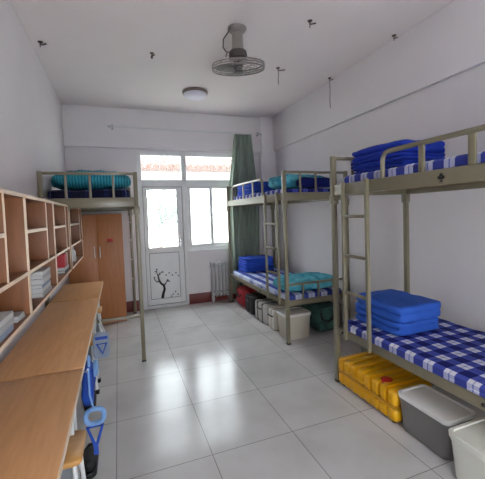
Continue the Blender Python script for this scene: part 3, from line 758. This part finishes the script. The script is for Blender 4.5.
rd = thing('curtain_rod', 'thin white curtain rod on the beam above the window', 'curtain rod', (1.2, 5.44, 2.87))
build(MB().tube([(-.03, 5.43, 2.865), (2.38, 5.43, 2.855)], .010, 10), 'rod', 'whitetube', rd)
for x in (-.01, 2.36):
    build(MB().box(x-.014, x+.014, 5.42, 5.51, 2.835, 2.895, .004), 'bracket', 'rad', rd)
    build(MB().lathe([(0, -.03), (.014, -.025), (.018, 0), (.014, .025), (0, .03)], (0, 0, 0), 12, Matrix.Translation((x+(-.04 if x < 0 else .04), 5.43, 2.86)) @ Matrix.Rotation(math.pi/2, 4, 'Y')), 'finial', 'rad', rd)
cu = thing('curtain', 'grey-green curtain bunched at the right side of the window', 'curtain', (2.08, 5.43, .3))
nu, nv = 120, 40; cb = bmesh.new(); rows = []
z_t, z_b = 2.84, .12
def cpt(u, v, off):
    z = z_t+(z_b-z_t)*v
    xl = 1.92-.13*min(1, v*3.0)+.0*v; xr = 2.22+.10*min(1, v*2.2)-.06*max(0, v-.5)
    a = .5+.5*min(1, v*4)
    ph = 2*math.pi*7*u+.9*math.sin(3*v+u*4)
    x = xl+(xr-xl)*u+.008*math.sin(2*ph+1)*a
    yv = 5.425+a*(.040*math.sin(ph)+.010*math.sin(2.3*ph+v*2))
    return Vector((x, yv+off, z))
for off in (0, .006):
    rows.append([[cb.verts.new(cpt(i/nu, j/nv, off)) for i in range(nu+1)] for j in range(nv+1)])
A, B = rows
for j in range(nv):
    for i in range(nu):
        cb.faces.new((A[j][i], A[j][i+1], A[j+1][i+1], A[j+1][i])); cb.faces.new((B[j][i], B[j+1][i], B[j+1][i+1], B[j][i+1]))
for i in range(nu):
    cb.faces.new((A[0][i], B[0][i], B[0][i+1], A[0][i+1])); cb.faces.new((A[nv][i], A[nv][i+1], B[nv][i+1], B[nv][i]))
for j in range(nv):
    cb.faces.new((A[j][0], A[j+1][0], B[j+1][0], B[j][0])); cb.faces.new((A[j][nu], B[j][nu], B[j+1][nu], A[j+1][nu]))
bmesh.ops.recalc_face_normals(cb, faces=cb.faces)
cm = MB(); cm.bm.free(); cm.bm = cb; build(cm, 'cloth', 'curtain', cu, ang=80)
for i in range(8):
    x = 1.935+i*.039
    build(MB().tube([(x, 5.43+.017*math.cos(a), 2.853+.019*math.sin(a)) for a in [2*math.pi*k/14 for k in range(14)]], .003, 6, True), 'curtain_ring', 'rad', cu)

# ------------------------------------------------------------------ ceiling fan, lamp, hooks
FX, FY = 1.095, 2.92
fn_ = thing('ceiling_fan', 'grey caged orbit fan hanging from the ceiling', 'fan', (FX, FY, ZC))
build(MB().lathe([(0, 0), (.085, 0), (.085, -.012), (.07, -.03), (.05, -.04), (0, -.04)], (FX, FY, ZC), 28), 'canopy', 'fan', fn_)
build(MB().lathe([(0, 0), (.048, 0), (.05, -.05), (.052, -.14), (.058, -.15), (.058, -.17), (0, -.17)], (FX, FY, ZC-.035), 24), 'stem', 'fan', fn_)
build(MB().lathe([(0, 0), (.055, 0), (.078, -.015), (.084, -.05), (.078, -.075), (.05, -.085), (0, -.085)], (FX, FY, 2.975), 28), 'motor', 'fandark', fn_)
build(MB().tube([(FX-.07, FY-.03, ZC-.01), (FX-.10, FY-.04, ZC-.07), (FX-.15, FY-.05, ZC-.14), (FX-.155, FY-.05, ZC-.21), (FX-.12, FY-.04, ZC-.25), (FX-.07, FY-.02, ZC-.22)], .006, 8), 'cable', 'fandark', fn_)
build(MB().tube([(FX-.12, FY-.05, ZC-.24), (FX-.13, FY-.05, ZC-.29)], .008, 8), 'pull_switch', 'fan', fn_)
TL = Matrix.Translation((FX, FY, 2.825)) @ Matrix.Rotation(math.radians(-4), 4, 'Y') @ Matrix.Rotation(math.radians(9), 4, 'X')
R = .235
g = MB()
def ringz(r, z, tr): g.tube([(r*math.cos(a), r*math.sin(a), z) for a in [2*math.pi*k/48 for k in range(48)]], tr, 6, True, TL)
for r, z, tr_ in ((R, .020, .006), (R, -.020, .006), (R+.004, 0, .004), (.17, .038, .0022), (.17, -.038, .0022), (.11, .044, .0022), (.11, -.044, .0022), (.06, .046, .004), (.05, -.048, .004)): ringz(r, z, tr_)
for k in range(22):
    a = 2*math.pi*k/22; c_, s_ = math.cos(a), math.sin(a)
    g.tube([(r*c_, r*s_, z) for r, z in ((.06, .046), (.11, .044), (.17, .038), (.215, .03), (R, .012), (R, -.012), (.215, -.03), (.17, -.038), (.11, -.044), (.05, -.048))], .0016, 4, False, TL)
gd = build(g, 'guard', 'fan', fn_)
build(MB().lathe([(0, -.05), (.05, -.05), (.05, -.045), (0, -.045)], (0, 0, 0), 20, TL), 'guard_badge', 'fandark', gd)
build(MB().lathe([(0, .05), (.035, .05), (.04, .02), (.035, -.035), (0, -.04)], (0, 0, 0), 20, TL), 'hub', 'fandark', fn_)
for k in range(3):
    a = 2*math.pi*k/3+.35
    bl = bmesh.new(); n1, n2 = 10, 6
    V = [[None]*(n2+1) for _ in range(n1+1)]
    for i in range(n1+1):
        r = .035+i/n1*.175; wdt = .05+.085*math.sin(math.pi*min(1, i/n1*.9+.12))
        for j in range(n2+1):
            q = (j/n2-.5)*wdt
            V[i][j] = bl.verts.new((r, q, .3*q+.02*(j/n2-.5)**2))
    for i in range(n1):
        for j in range(n2): bl.faces.new((V[i][j], V[i+1][j], V[i+1][j+1], V[i][j+1]))
    bmesh.ops.solidify(bl, geom=list(bl.faces), thickness=.003)
    bmesh.ops.transform(bl, matrix=TL @ Matrix.Rotation(a, 4, 'Z'), verts=bl.verts)
    cm = MB(); cm.bm.free(); cm.bm = bl; build(cm, 'fan_blade', 'blade', fn_, ang=60)

cl = thing('ceiling_lamp', 'round flush ceiling lamp with pale dome near the window', 'lamp', (1.065, 4.55, ZC))
build(MB().lathe([(0, 0), (.168, 0), (.172, -.012), (.168, -.035), (.15, -.04), (0, -.04)], (1.065, 4.55, ZC), 40), 'base_ring', 'lampring', cl)
build(MB().lathe([(.155, -.035), (.158, -.045), (.145, -.068), (.115, -.086), (.07, -.097), (0, -.101)], (1.065, 4.55, ZC), 40), 'diffuser', 'opal', cl)

def hook(label, x, y, dirx, arm, cord, knob=False):
    t = thing('ceiling_hook', label, 'hook', (x, y, ZC), 'rusty hooks left in the ceiling')
    build(MB().lathe([(0, 0), (.022, 0), (.020, -.006), (0, -.008)], (x, y, ZC), 12), 'plate', 'iron', t)
    build(MB().tube([(x, y, ZC-.003), (x, y, ZC-.03), (x+dirx*arm*.4, y, ZC-.025), (x+dirx*arm, y, ZC-.012)], .006, 6), 'wire', 'iron', t)
    if cord: build(MB().tube([(x, y, ZC-.02), (x+.004, y, ZC-cord*.4), (x-.003, y, ZC-cord*.7), (x, y, ZC-cord)], .0035 if not knob else .012, 6), 'cord' if not knob else 'stub', 'iron', t)
hook('short dark stub in the ceiling left of the fan', .41, 3.60, 1, .03, .055, True)
hook('bent rusty hook in the ceiling above and right of the fan', 1.67, 2.62, 1, .06, .06)
hook('rusty hook with a short cord right of the fan', 1.83, 3.57, 1, .09, .19)
hook('rusty hook with a long hanging cord by the right beam', 2.60, 3.66, 1, .05, .38)
hook('small rusty hook in the ceiling above the nearest right bunk', 2.60, 2.60, 1, .04, .05)
hook('small curled wire hook in the ceiling by the left wall', -.60, 3.66, 1, .05, .05)
